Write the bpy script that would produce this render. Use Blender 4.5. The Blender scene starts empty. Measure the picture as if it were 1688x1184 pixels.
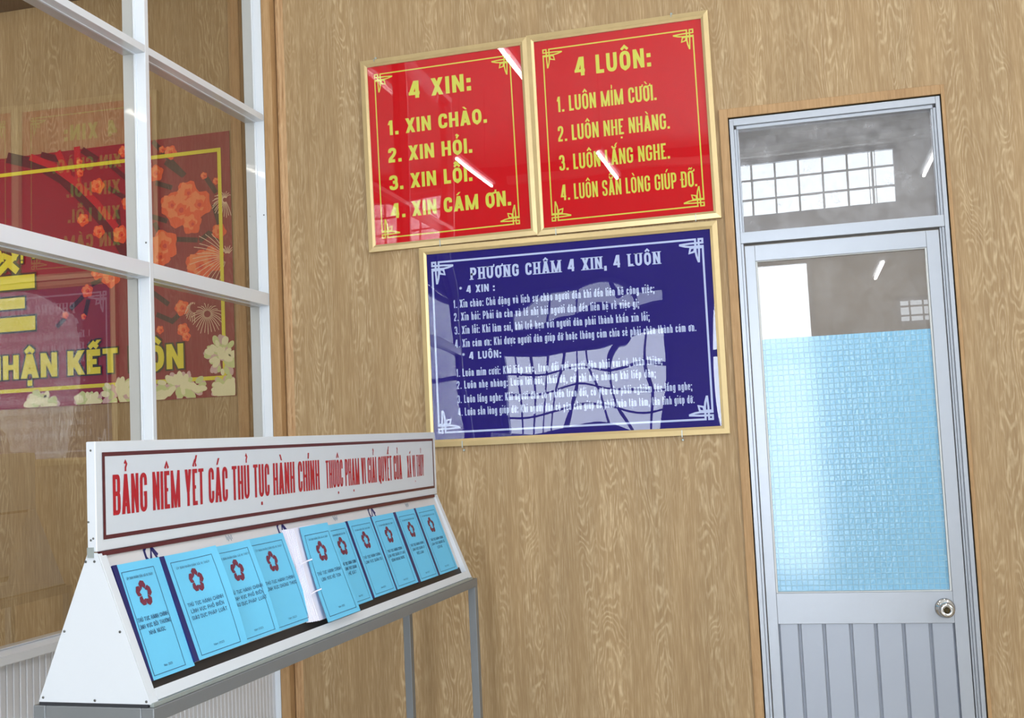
import bpy, math, random, unicodedata
from mathutils import Vector, Matrix
random.seed(7)
R = math.radians
sc = bpy.context.scene
COL = sc.collection

# ------------------------------------------------------------------ camera
CAM = Vector((2.17490, -4.48, 1.6608))
yaw, pitch, roll = -0.247250733, 0.0765110785, -0.0459028848
fw = Vector((math.sin(yaw)*math.cos(pitch), math.cos(yaw)*math.cos(pitch), math.sin(pitch)))
rt = fw.cross(Vector((0, 0, 1))).normalized(); up = rt.cross(fw)
r2 = rt*math.cos(roll) + up*math.sin(roll)
u2 = -rt*math.sin(roll) + up*math.cos(roll)
cd = bpy.data.cameras.new('camera'); cam = bpy.data.objects.new('camera', cd); COL.objects.link(cam)
M = Matrix((r2, u2, -fw)).transposed().to_4x4(); M.translation = CAM
cam.matrix_world = M
cd.sensor_width = 36; cd.sensor_fit = 'HORIZONTAL'; cd.lens = 1879.735/1688*36; cd.clip_start = 0.05
sc.camera = cam

# ------------------------------------------------------------------ world, exposure
sc.view_settings.view_transform = 'Standard'; sc.view_settings.look = 'None'
sc.view_settings.gamma = 1; sc.view_settings.exposure = 0.04
w = bpy.data.worlds.new('sky'); sc.world = w; w.use_nodes = True
wn = w.node_tree.nodes; bg = wn['Background']
bg.inputs[0].default_value = (0.86, 0.94, 1.0, 1); bg.inputs[1].default_value = 3.0

def area(name, loc, rot, sx, sy, radiance, color=(1, 1, 1)):
    l = bpy.data.lights.new(name, 'AREA'); l.shape = 'RECTANGLE'; l.size = sx; l.size_y = sy
    l.energy = radiance*math.pi*sx*sy; l.color = color
    o = bpy.data.objects.new(name, l); o.location = loc; o.rotation_euler = rot; COL.objects.link(o)
    return o
# daylight in the openings of the rear wall (y = -8.5), shining into the room (+y)
DAY = (0.90, 0.96, 1.0)
OPEN = [  # x0, x1, z0, z1, radiance
    (1.15, 2.38, 0.02, 3.62, 13.0),     # glazed entrance
    (1.50, 3.36, 4.10, 4.78, 12.0),     # high barred window
    (-1.35, 0.62, 1.75, 2.92, 6.0),    # window seen in the blue board
    (-1.15, 0.62, 3.18, 3.42, 1.6),
    (3.24, 4.60, 2.79, 3.09, 3.0),
]
for i, (x0, x1, z0, z1, L) in enumerate(OPEN):
    area('daylight', ((x0+x1)/2, -8.62, (z0+z1)/2), (R(90), 0, 0), x1-x0, z1-z0, L, DAY)
# unseen windows added as fill light in the right-hand and far left walls
area('daylight', (5.62, -5.2, 2.6), (R(90), 0, R(90)), 3.0, 1.8, 10.0, DAY)
area('daylight', (-4.62, -3.4, 2.9), (R(90), 0, R(-90)), 2.2, 1.5, 2.0, DAY)
area('washroom_fill', (2.35, .55, 3.17), (0, 0, 0), 0.7, 0.25, 60.0, (1, .98, .95))       # unseen fill light added overhead to brighten the small room behind the door

# ------------------------------------------------------------------ materials
def S(c):   # srgb 0-255 -> linear
    return tuple(((v/255)/12.92 if v/255 <= .04045 else ((v/255+.055)/1.055)**2.4) for v in c) + (1,)
def new_mat(name):
    m = bpy.data.materials.new(name); m.use_nodes = True
    return m, m.node_tree.nodes, m.node_tree.links
def mat(name, c, rough=.5, metal=0, noise=0.0, scale=20, coat=0, spec=.5, bump=0, **_):
    m, n, l = new_mat(name); b = n['Principled BSDF']
    b.inputs['Base Color'].default_value = S(c); b.inputs['Roughness'].default_value = rough
    b.inputs['Metallic'].default_value = metal; b.inputs['Coat Weight'].default_value = coat
    b.inputs['Specular IOR Level'].default_value = spec
    if noise or bump:
        tc = n.new('ShaderNodeTexCoord'); t = n.new('ShaderNodeTexNoise'); t.inputs['Scale'].default_value = scale
        t.inputs['Detail'].default_value = 4
        l.new(tc.outputs['Object'], t.inputs['Vector'])
        if noise:
            mx = n.new('ShaderNodeMix'); mx.data_type = 'RGBA'
            a = S(c); mx.inputs['A'].default_value = tuple(v*(1-noise) for v in a[:3])+(1,)
            mx.inputs['B'].default_value = tuple(min(1, v*(1+noise)) for v in a[:3])+(1,)
            l.new(t.outputs['Fac'], mx.inputs['Factor']); l.new(mx.outputs['Result'], b.inputs['Base Color'])
        if bump:
            bp = n.new('ShaderNodeBump'); bp.inputs['Strength'].default_value = bump; bp.inputs['Distance'].default_value = .002
            l.new(t.outputs['Fac'], bp.inputs['Height']); l.new(bp.outputs['Normal'], b.inputs['Normal'])
    return m

def wood(name, dark, mid, light, rough=.55, off=0, figure=1.0):
    """light oak laminate: quiet vertical grain with columns of wavy, knotty figure"""
    m, n, l = new_mat(name); b = n['Principled BSDF']
    tc = n.new('ShaderNodeTexCoord')
    def N(t, **k):
        x = n.new(t)
        for a, v in k.items(): setattr(x, a, v)
        return x
    def mapn(sx, sz, o2=0):
        mp = N('ShaderNodeMapping'); mp.inputs['Scale'].default_value = (sx, sx, sz)
        mp.inputs['Location'].default_value = (off+o2, off*.7, off*1.3+o2)
        l.new(tc.outputs['Object'], mp.inputs['Vector']); return mp
    def noi(mp, s, d, dist=0):
        t = N('ShaderNodeTexNoise'); t.inputs['Scale'].default_value = s; t.inputs['Detail'].default_value = d
        t.inputs['Distortion'].default_value = dist; l.new(mp.outputs[0], t.inputs['Vector']); return t.outputs['Fac']
    def mth(op, a, b_=None, c=None):
        x = N('ShaderNodeMath', operation=op)
        for k, v in enumerate((a, b_, c)):
            if v is None: continue
            if isinstance(v, (int, float)): x.inputs[k].default_value = v
            else: l.new(v, x.inputs[k])
        return x.outputs[0]
    def rng(v, a, b_, c=0, d=1):
        x = N('ShaderNodeMapRange'); l.new(v, x.inputs['Value'])
        for k, q in zip(('From Min', 'From Max', 'To Min', 'To Max'), (a, b_, c, d)): x.inputs[k].default_value = q
        return x.outputs[0]
    fine = noi(mapn(1, .06), 210, 3, .1)
    mid_g = noi(mapn(1, .05, 3), 70, 3, .2)
    broad = noi(mapn(1, .10), 6, 2, .3)
    cols = noi(mapn(1, .04, 9), 9, 1, .1)
    warp = noi(mapn(1, .20, 5), 9, 2.5, .25)
    vo = N('ShaderNodeTexVoronoi'); vo.inputs['Scale'].default_value = 5.0; l.new(mapn(1, .28, 2).outputs[0], vo.inputs['Vector'])
    field = mth('ADD', mth('MULTIPLY', warp, 1.0), mth('MULTIPLY', vo.outputs['Distance'], .45))
    rings = mth('SINE', mth('MULTIPLY', field, 140))
    rg = rng(rings, -.1, 1)
    mask = rng(cols, .44, .56)
    brk = rng(noi(mapn(1, .3, 7), 90, 2), .3, .65)
    fig = mth('MULTIPLY', mth('MULTIPLY', rg, mask), mth('MULTIPLY', brk, 0.62*figure))
    tone = mth('ADD', mth('MULTIPLY', rng(fine, .3, .7), .5), mth('MULTIPLY', rng(mid_g, .25, .75), .5))
    cr = n.new('ShaderNodeValToRGB'); e = cr.color_ramp.elements
    e[0].position = .12; e[0].color = S(dark); e[1].position = .88; e[1].color = S(tuple((p_+q_)/2 for p_, q_ in zip(mid, light)))
    x = cr.color_ramp.elements.new(.5); x.color = S(mid)
    l.new(tone, cr.inputs[0])
    mx = n.new('ShaderNodeMix'); mx.data_type = 'RGBA'; mx.inputs['B'].default_value = S(light)
    l.new(fig, mx.inputs['Factor']); l.new(cr.outputs[0], mx.inputs['A'])
    vm = n.new('ShaderNodeVectorMath'); vm.operation = 'SCALE'
    l.new(mx.outputs['Result'], vm.inputs[0]); l.new(rng(broad, .3, .7, .93, 1.07), vm.inputs['Scale'])
    l.new(vm.outputs[0], b.inputs['Base Color'])
    b.inputs['Roughness'].default_value = rough; b.inputs['Specular IOR Level'].default_value = .35
    return m

def glass(name, tint=(1, 1, 1), wave=0.0, wscale=2.0, gain=2.0, dirt=0.0, stretch=(1, 1, 1), wdist=.05):
    """pane: clear body, mirror reflection on the face that is met first"""
    m, n, l = new_mat(name); n.remove(n['Principled BSDF']); out = n['Material Output']
    tr = n.new('ShaderNodeBsdfTransparent'); tr.inputs[0].default_value = tuple(tint)+(1,)
    gl = n.new('ShaderNodeBsdfGlossy'); gl.inputs['Roughness'].default_value = .0
    fr = n.new('ShaderNodeFresnel'); fr.inputs['IOR'].default_value = 1.5
    ge = n.new('ShaderNodeNewGeometry')
    inv = n.new('ShaderNodeMath'); inv.operation = 'SUBTRACT'; inv.inputs[0].default_value = gain
    ml = n.new('ShaderNodeMath'); ml.operation = 'MULTIPLY'; ml.inputs[1].default_value = gain
    l.new(ge.outputs['Backfacing'], ml.inputs[0]); l.new(ml.outputs[0], inv.inputs[1])
    fm = n.new('ShaderNodeMath'); fm.operation = 'MULTIPLY'; fm.use_clamp = True
    l.new(fr.outputs[0], fm.inputs[0]); l.new(inv.outputs[0], fm.inputs[1])
    mx = n.new('ShaderNodeMixShader'); l.new(fm.outputs[0], mx.inputs[0]); l.new(tr.outputs[0], mx.inputs[1]); l.new(gl.outputs[0], mx.inputs[2])
    last = mx
    tc = n.new('ShaderNodeTexCoord')
    if wave:
        mp = n.new('ShaderNodeMapping'); mp.inputs['Scale'].default_value = stretch
        t = n.new('ShaderNodeTexNoise'); t.inputs['Scale'].default_value = wscale; t.inputs['Detail'].default_value = .5
        l.new(tc.outputs['Object'], mp.inputs['Vector']); l.new(mp.outputs[0], t.inputs['Vector'])
        bp = n.new('ShaderNodeBump'); bp.inputs['Strength'].default_value = wave; bp.inputs['Distance'].default_value = wdist
        l.new(t.outputs['Fac'], bp.inputs['Height']); l.new(bp.outputs['Normal'], gl.inputs['Normal'])
    if dirt:
        t = n.new('ShaderNodeTexNoise'); t.inputs['Scale'].default_value = 9; t.inputs['Detail'].default_value = 9; t.inputs['Roughness'].default_value = .72
        l.new(tc.outputs['Object'], t.inputs['Vector'])
        mr = n.new('ShaderNodeMapRange'); mr.inputs['From Min'].default_value = .42; mr.inputs['From Max'].default_value = .75
        mr.inputs['To Min'].default_value = dirt*.35; mr.inputs['To Max'].default_value = dirt
        l.new(t.outputs['Fac'], mr.inputs['Value'])
        df = n.new('ShaderNodeBsdfDiffuse'); df.inputs[0].default_value = S((205, 205, 208))
        m2 = n.new('ShaderNodeMixShader'); l.new(mr.outputs[0], m2.inputs[0]); l.new(mx.outputs[0], m2.inputs[1]); l.new(df.outputs[0], m2.inputs[2])
        last = m2
    l.new(last.outputs[0], out.inputs['Surface'])
    return m

def emit(name, c, s):
    m, n, l = new_mat(name); b = n['Principled BSDF']; b.inputs['Base Color'].default_value = c+(1,)
    b.inputs['Emission Color'].default_value = c+(1,); b.inputs['Emission Strength'].default_value = s
    return m

WOOD = wood('oak_laminate', (150, 122, 86), (163, 135, 97), (208, 186, 150))
WOODTRIM = wood('oak_trim', (160, 124, 84), (174, 138, 96), (198, 164, 122), off=3, figure=.3)
WOODDK = wood('brown_timber', (58, 30, 18), (74, 40, 25), (90, 52, 34), off=6)
WHITE = mat('white_powder_coat', (208, 213, 220), .32, noise=.02, scale=3)
WHITEALU = mat('white_aluminium', (222, 228, 236), .22, noise=.015, scale=4, coat=.3)
WHITEPANEL = mat('white_ribbed_panel', (214, 217, 224), .38)
GREYALU = mat('silver_aluminium', (168, 173, 182), .34, metal=.35, noise=.03, scale=6)
DOORPANEL = mat('silver_aluminium_slat', (160, 166, 178), .38, metal=.25, noise=.02, scale=6)
RUBBER = mat('dark_seal', (38, 40, 46), .7)
GOLD = mat('champagne_gold_aluminium', (206, 182, 134), .34, metal=.5, noise=.06, scale=30)
RED = mat('red_sheet', (196, 10, 24), .6, noise=.03, scale=2, spec=.05)
BLUE = mat('navy_sheet', (30, 20, 112), .6, noise=.04, scale=2, spec=.05)
YEL = mat('yellow_vinyl', (206, 206, 84), .6, spec=.05)
PALE = mat('pale_blue_vinyl', (188, 200, 232), .6, spec=.05)
MAROON = mat('maroon_vinyl', (84, 26, 30), .4)
TXTRED = mat('red_vinyl', (168, 16, 30), .4)
PANEL = mat('white_sign_face', (202, 208, 217), .35, noise=.015, scale=3)
BACKB = mat('white_printed_board', (206, 204, 206), .4, noise=.05, scale=6)
NAVY = mat('navy_tape', (26, 24, 92), .35)
CYAN = mat('light_blue_paper', (104, 194, 234), .6, noise=.02, scale=6)
INK = mat('black_ink', (36, 56, 96), .6)
INKG = mat('grey_ink', (70, 110, 140), .6)
EMB = mat('emblem_maroon', (112, 40, 62), .5)
PAPER = mat('white_paper', (226, 224, 240), .7)
BROWN = mat('dark_brown_board', (34, 25, 18), .5, noise=.5, scale=14)
STEEL = mat('grey_painted_steel', (132, 136, 140), .42, metal=.45, noise=.06, scale=8)
ZINC = mat('zinc_plate', (176, 186, 186), .4, metal=.6, noise=.08, scale=60)
SCREW = mat('screw_metal', (120, 122, 122), .3, metal=1)
CHROME = mat('chrome', (205, 205, 205), .12, metal=1)
DARKM = mat('dark_brass', (70, 60, 40), .3, metal=1)
PLASTER = mat('white_plaster', (214, 212, 206), .8, noise=.03, scale=3)
PLASTERG = mat('grey_plaster', (150, 146, 140), .8, noise=.15, scale=3)
CEIL = mat('white_ceiling', (214, 214, 212), .9)
TILE = mat('floor_tile', (178, 168, 150), .25, noise=.05, scale=5)
BANNER = mat('crimson_banner', (140, 16, 40), .45, noise=.12, scale=1.5)
TUBE = emit('fluorescent_tube', (1.0, .98, .95), 60)
CLEARG = glass('partition_glass', (.91, .89, .85), wave=.02, wscale=1.2, gain=2.0)
TRANSG = glass('transom_glass', (.82, .82, .84), wave=.03, wscale=1.0, gain=2.2, dirt=.42)
DOORG = glass('door_glass', (.86, .84, .82), wave=.02, wscale=1.0, gain=2.2, dirt=.22)
ACR_R = glass('red_board_acrylic', (1, 1, 1), wave=.10, wscale=1.5, gain=1.6)
ACR_B = glass('blue_board_acrylic', (1, 1, 1), wave=.22, wscale=1.6, gain=1.6, stretch=(1.6, 1, 1))
WINGL = glass('window_glass', (.97, .98, 1), gain=1.0)

# ------------------------------------------------------------------ mesh helpers
def tag(o, label=None, cat=None, group=None, kind=None):
    if label: o['label'] = label
    if cat: o['category'] = cat
    if group: o['group'] = group
    if kind: o['kind'] = kind
    return o
def empty(name, loc=(0, 0, 0), label=None, cat=None, group=None, kind=None, matrix=None):
    o = bpy.data.objects.new(name, None); COL.objects.link(o); o.empty_display_size = .05
    if matrix is not None: o.matrix_world = matrix
    else: o.location = loc
    return tag(o, label, cat, group, kind)
class MB:
    def __init__(s): s.v = []; s.f = []; s.mi = []
    def poly(s, pts, mi=0):
        i = len(s.v); s.v += [tuple(p) for p in pts]; s.f.append(tuple(range(i, i+len(pts)))); s.mi.append(mi); return s
    def hull8(s, p, mi=0):   # p: 4 bottom + 4 top, both counter-clockwise from above
        i = len(s.v); s.v += [tuple(q) for q in p]
        for f in ((3, 2, 1, 0), (4, 5, 6, 7), (0, 1, 5, 4), (1, 2, 6, 5), (2, 3, 7, 6), (3, 0, 4, 7)):
            s.f.append(tuple(i+k for k in f)); s.mi.append(mi)
        return s
    def box(s, x0, x1, y0, y1, z0, z1, mi=0):
        return s.hull8([(x0, y0, z0), (x1, y0, z0), (x1, y1, z0), (x0, y1, z0), (x0, y0, z1), (x1, y0, z1), (x1, y1, z1), (x0, y1, z1)], mi)
    def prism(s, prof, axis, a, b, mi=0):
        """extrude a 2D profile along axis 'x' (prof = (y,z)), 'y' (prof=(x,z)) or 'z' (prof=(x,y))"""
        def P(p, t): return {'x': (t, p[0], p[1]), 'y': (p[0], t, p[1]), 'z': (p[0], p[1], t)}[axis]
        n = len(prof); i = len(s.v)
        s.v += [P(p, a) for p in prof] + [P(p, b) for p in prof]
        s.f.append(tuple(i+k for k in range(n))[::-1]); s.f.append(tuple(i+n+k for k in range(n))); s.mi += [mi, mi]
        for k in range(n):
            s.f.append((i+k, i+(k+1) % n, i+n+(k+1) % n, i+n+k)); s.mi.append(mi)
        return s
    def lathe(s, prof, n=24, T=Matrix(), mi=0):
        """prof = (radius, height) pairs, turned about local z, then moved by T"""
        i = len(s.v)
        for r, h in prof:
            for k in range(n):
                a = 2*math.pi*k/n; s.v.append(tuple(T @ Vector((r*math.cos(a), r*math.sin(a), h))))
        for j in range(len(prof)-1):
            for k in range(n):
                a = i+j*n+k; b = i+j*n+(k+1) % n; s.f.append((a, b, b+n, a+n)); s.mi.append(mi)
        s.f.append(tuple(i+k for k in range(n))[::-1]); s.mi.append(mi)
        s.f.append(tuple(i+(len(prof)-1)*n+k for k in range(n))); s.mi.append(mi)
        return s
    def build(s, name, mats, parent=None, bevel=0, smooth=False, loc=None, fix=True):
        me = bpy.data.meshes.new(name); me.from_pydata(s.v, [], s.f)
        for m in (mats if isinstance(mats, (list, tuple)) else [mats]): me.materials.append(m)
        me.polygons.foreach_set('material_index', s.mi)
        if fix:
            import bmesh
            bm = bmesh.new(); bm.from_mesh(me); bmesh.ops.recalc_face_normals(bm, faces=bm.faces); bm.to_mesh(me); bm.free()
        if smooth: me.polygons.foreach_set('use_smooth', [True]*len(me.polygons))
        o = bpy.data.objects.new(name, me); COL.objects.link(o)
        if parent: o.parent = parent
        if loc: o.location = loc
        if bevel:
            b = o.modifiers.new('bevel', 'BEVEL'); b.width = bevel; b.segments = 2; b.limit_method = 'ANGLE'; b.angle_limit = R(40)
        return o

# ------------------------------------------------------------------ drawn lettering (every glyph is built from strokes)
def rnd(pts, closed, w):
    out = []; n = len(pts)
    for i, p in enumerate(pts):
        r = p[2]*w if len(p) > 2 else 0
        if r <= 0 or (not closed and i in (0, n-1)): out.append((p[0], p[1])); continue
        a = pts[(i-1) % n]; b = pts[(i+1) % n]
        da = math.hypot(a[0]-p[0], a[1]-p[1]); db = math.hypot(b[0]-p[0], b[1]-p[1])
        ra = min(r, da*.5); rb = min(r*1.15, db*.5)
        A = (p[0]+(a[0]-p[0])*ra/da, p[1]+(a[1]-p[1])*ra/da); B = (p[0]+(b[0]-p[0])*rb/db, p[1]+(b[1]-p[1])*rb/db)
        for k in range(6):
            t = k/5; t = t
            out.append(((1-t)**2*A[0]+2*t*(1-t)*p[0]+t*t*B[0], (1-t)**2*A[1]+2*t*(1-t)*p[1]+t*t*B[1]))
    q = [out[0]]
    for p in out[1:]:
        if math.hypot(p[0]-q[-1][0], p[1]-q[-1][1]) > 1e-6: q.append(p)
    return q
def ribbon(pts, t, closed=False, cap=True):
    n = len(pts); L = []; Rr = []
    if n < 2: return []
    if not closed and cap:
        def ext(a, b):
            d = math.hypot(a[0]-b[0], a[1]-b[1]); return (a[0]+(a[0]-b[0])/d*t/2, a[1]+(a[1]-b[1])/d*t/2)
        pts = [ext(pts[0], pts[1])]+pts[1:-1]+[ext(pts[-1], pts[-2])]
    for i in range(n):
        ds = []
        if i > 0 or closed: a = pts[i-1]; ds.append((pts[i][0]-a[0], pts[i][1]-a[1]))
        if i < n-1 or closed: b = pts[(i+1) % n]; ds.append((b[0]-pts[i][0], b[1]-pts[i][1]))
        ns = []
        for d in ds:
            h = math.hypot(*d) or 1e-9; ns.append((-d[1]/h, d[0]/h))
        mx = sum(k[0] for k in ns)/len(ns); my = sum(k[1] for k in ns)/len(ns); h2 = max(mx*mx+my*my, .35)
        mx, my = mx/h2*t/2, my/h2*t/2
        L.append((pts[i][0]+mx, pts[i][1]+my)); Rr.append((pts[i][0]-mx, pts[i][1]-my))
    return [(Rr[i], Rr[(i+1) % n], L[(i+1) % n], L[i]) for i in range(n if closed else n-1)]
P, D, Cc = 'P', 'D', 'C'   # open path, slanted bar cut level at both ends, closed path
def V(x, y0=0, y1=1): return (P, [(x, y0), (x, y1)])
OO = (Cc, [(0, 0, .5), (0, 1, .5), (1, 1, .5), (1, 0, .5)])
G = {
 'A': (1.08, [(D, 0, 0, .5, 1), (D, 1, 0, .5, 1), ('B', .2, .8, .2)]),
 'B': (1, [(P, [(.5, 0), (0, 0), (0, 1), (.5, 1), (.95, 1, .4), (.95, .53, .35), (.1, .53)]), (P, [(.4, .53), (1, .53, .4), (1, 0, .4), (.3, 0)])]),
 'C': (.95, [('Q', [(1, .68), (1, 1, .5), (0, 1, .5), (0, 0, .5), (1, 0, .5), (1, .32)])]),
 'D': (1, [(Cc, [(0, 0), (0, 1), (1, 1, .5), (1, 0, .5)])]),
 'E': (.8, [(P, [(1, 1), (0, 1), (0, 0), (1, 0)]), ('B', .1, .9, .5)]),
 'G': (1, [('Q', [(1, .7), (1, 1, .5), (0, 1, .5), (0, 0, .5), (1, 0, .5), (1, .46), (.6, .46)])]),
 'H': (1, [V(0), V(1), ('B', 0, 1, .5)]), 'I': (.32, [V(.5)]),
 'K': (1, [V(0), (D, .1, .32, 1, 1), (D, .42, .52, 1, 0)]), 'L': (.75, [(P, [(0, 1), (0, 0), (1, 0)])]),
 'M': (1.42, [V(0), V(1), (D, .5, 0, 0, 1), (D, .5, 0, 1, 1)]), 'N': (1.02, [V(0), V(1), (D, 1, 0, 0, 1)]),
 'O': (1, [OO]), 'P': (.95, [(P, [(0, 0), (0, 1), (1, 1, .5), (1, .44, .5), (.1, .44)])]),
 'Q': (1, [OO, (D, 1.05, -.08, .55, .25)]), 'R': (1, [(P, [(0, 0), (0, 1), (1, 1, .5), (1, .46, .5), (.1, .46)]), (D, 1.02, 0, .5, .48)]),
 'S': (.95, [('Q', [(1, .73), (1, 1, .5), (0, 1, .5), (0, .55, .45), (1, .45, .45), (1, 0, .5), (0, 0, .5), (0, .27)])]),
 'T': (.88, [('B', 0, 1, 1), V(.5)]), 'U': (1, [(P, [(0, 1), (0, 0, .5), (1, 0, .5), (1, 1)])]),
 'V': (1, [(D, .5, 0, 0, 1), (D, .5, 0, 1, 1)]), 'X': (1.02, [(D, 0, 0, 1, 1), (D, 1, 0, 0, 1)]),
 'Y': (1, [(D, .5, .38, 0, 1), (D, .5, .38, 1, 1), V(.5, 0, .4)]),
 '0': (.9, [OO]), '1': (.6, [V(.75), (D, 0, .7, .75, .98)]),
 '2': (.9, [('Q', [(0, .72), (0, 1, .5), (1, 1, .5), (1, .6, .35), (0, .14, .1), (0, 0), (1, 0)])]),
 '3': (.95, [('Q', [(0, .76), (0, 1, .5), (.95, 1, .5), (.95, .53, .4), (.35, .53)]), ('Q', [(.35, .53), (1, .53, .4), (1, 0, .5), (0, 0, .5), (0, .24)])]),
 '4': (1.12, [V(.76), (D, .02, .24, .62, 1), ('B', 0, 1.05, .21)]),
 '5': (.9, [(P, [(.95, 1), (.08, 1), (.02, .56), (1, .62, .4), (1, 0, .5), (0, 0, .5), (0, .25)])]),
 'a': (.82, [(P, [(.05, .78), (.05, 1, .45), (1, 1, .45), (1, 0)]), (P, [(.9, .56), (0, .56, .4), (0, 0, .4), (.95, 0)])]),
 'b': (.86, [V(0, 0, 'a'), (P, [(0, 1), (1, 1, .5), (1, 0, .5), (0, 0)])]),
 'c': (.78, [('Q', [(1, .68), (1, 1, .5), (0, 1, .5), (0, 0, .5), (1, 0, .5), (1, .32)])]),
 'd': (.86, [V(1, 0, 'a'), (P, [(1, 1), (0, 1, .5), (0, 0, .5), (1, 0)])]),
 'e': (.82, [('Q', [(.1, .5), (1, .5), (1, 1, .5), (0, 1, .5), (0, 0, .5), (1, 0, .5), (1, .2)])]),
 'g': (.86, [(P, [(1, 0), (0, 0, .5), (0, 1, .5), (1, 1), (1, -.42, .5), (0, -.42, .4), (0, -.3)])]),
 'h': (.86, [V(0, 0, 'a'), (P, [(0, 1), (1, 1, .5), (1, 0)])]), 'i': (.30, [V(.5, 0, 1), ('o', .5, 1.36)]),
 'k': (.84, [V(0, 0, 'a'), (D, .1, .3, 1, 1), (D, .45, .5, 1, 0)]), 'l': (.30, [V(.5, 0, 'a')]),
 'm': (1.35, [V(0), (P, [(0, 1), (.5, 1, .22), (.5, 0)]), (P, [(.5, 1), (1, 1, .22), (1, 0)])]),
 'n': (.86, [V(0), (P, [(0, 1), (1, 1, .5), (1, 0)])]), 'o': (.86, [OO]),
 'p': (.86, [V(0, -.4, 1), (P, [(0, 1), (1, 1, .5), (1, 0, .5), (0, 0)])]), 'q': (.86, [V(1, -.4, 1), (P, [(1, 1), (0, 1, .5), (0, 0, .5), (1, 0)])]),
 'r': (.6, [V(0), (P, [(0, .8), (.3, 1, .2), (1, 1)])]),
 's': (.76, [('Q', [(1, .74), (1, 1, .5), (0, 1, .5), (0, .55, .45), (1, .45, .45), (1, 0, .5), (0, 0, .5), (0, .26)])]),
 't': (.56, [(P, [(.35, 1.35), (.35, 0, .4), (1, 0)]), ('B', -.1, 1, 1)]), 'u': (.86, [(P, [(0, 1), (0, 0, .5), (1, 0)]), V(1)]),
 'v': (.86, [(D, .5, 0, 0, 1), (D, .5, 0, 1, 1)]), 'x': (.84, [(D, 0, 0, 1, 1), (D, 1, 0, 0, 1)]),
 'y': (.86, [(D, .5, 0, 0, 1), (D, .25, -.42, 1, 1)]),
 '.': (.34, [('o', .5, 0)]), ',': (.34, [('o', .5, 0), (D, .2, -.18, .6, .1)]), ':': (.36, [('o', .5, 0), ('o', .5, .6)]),
 ';': (.36, [('o', .5, .6), ('o', .5, 0), (D, .2, -.18, .6, .1)]), '*': (.6, [('s', .5, .75)]), ' ': (.42, []),
}
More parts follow.
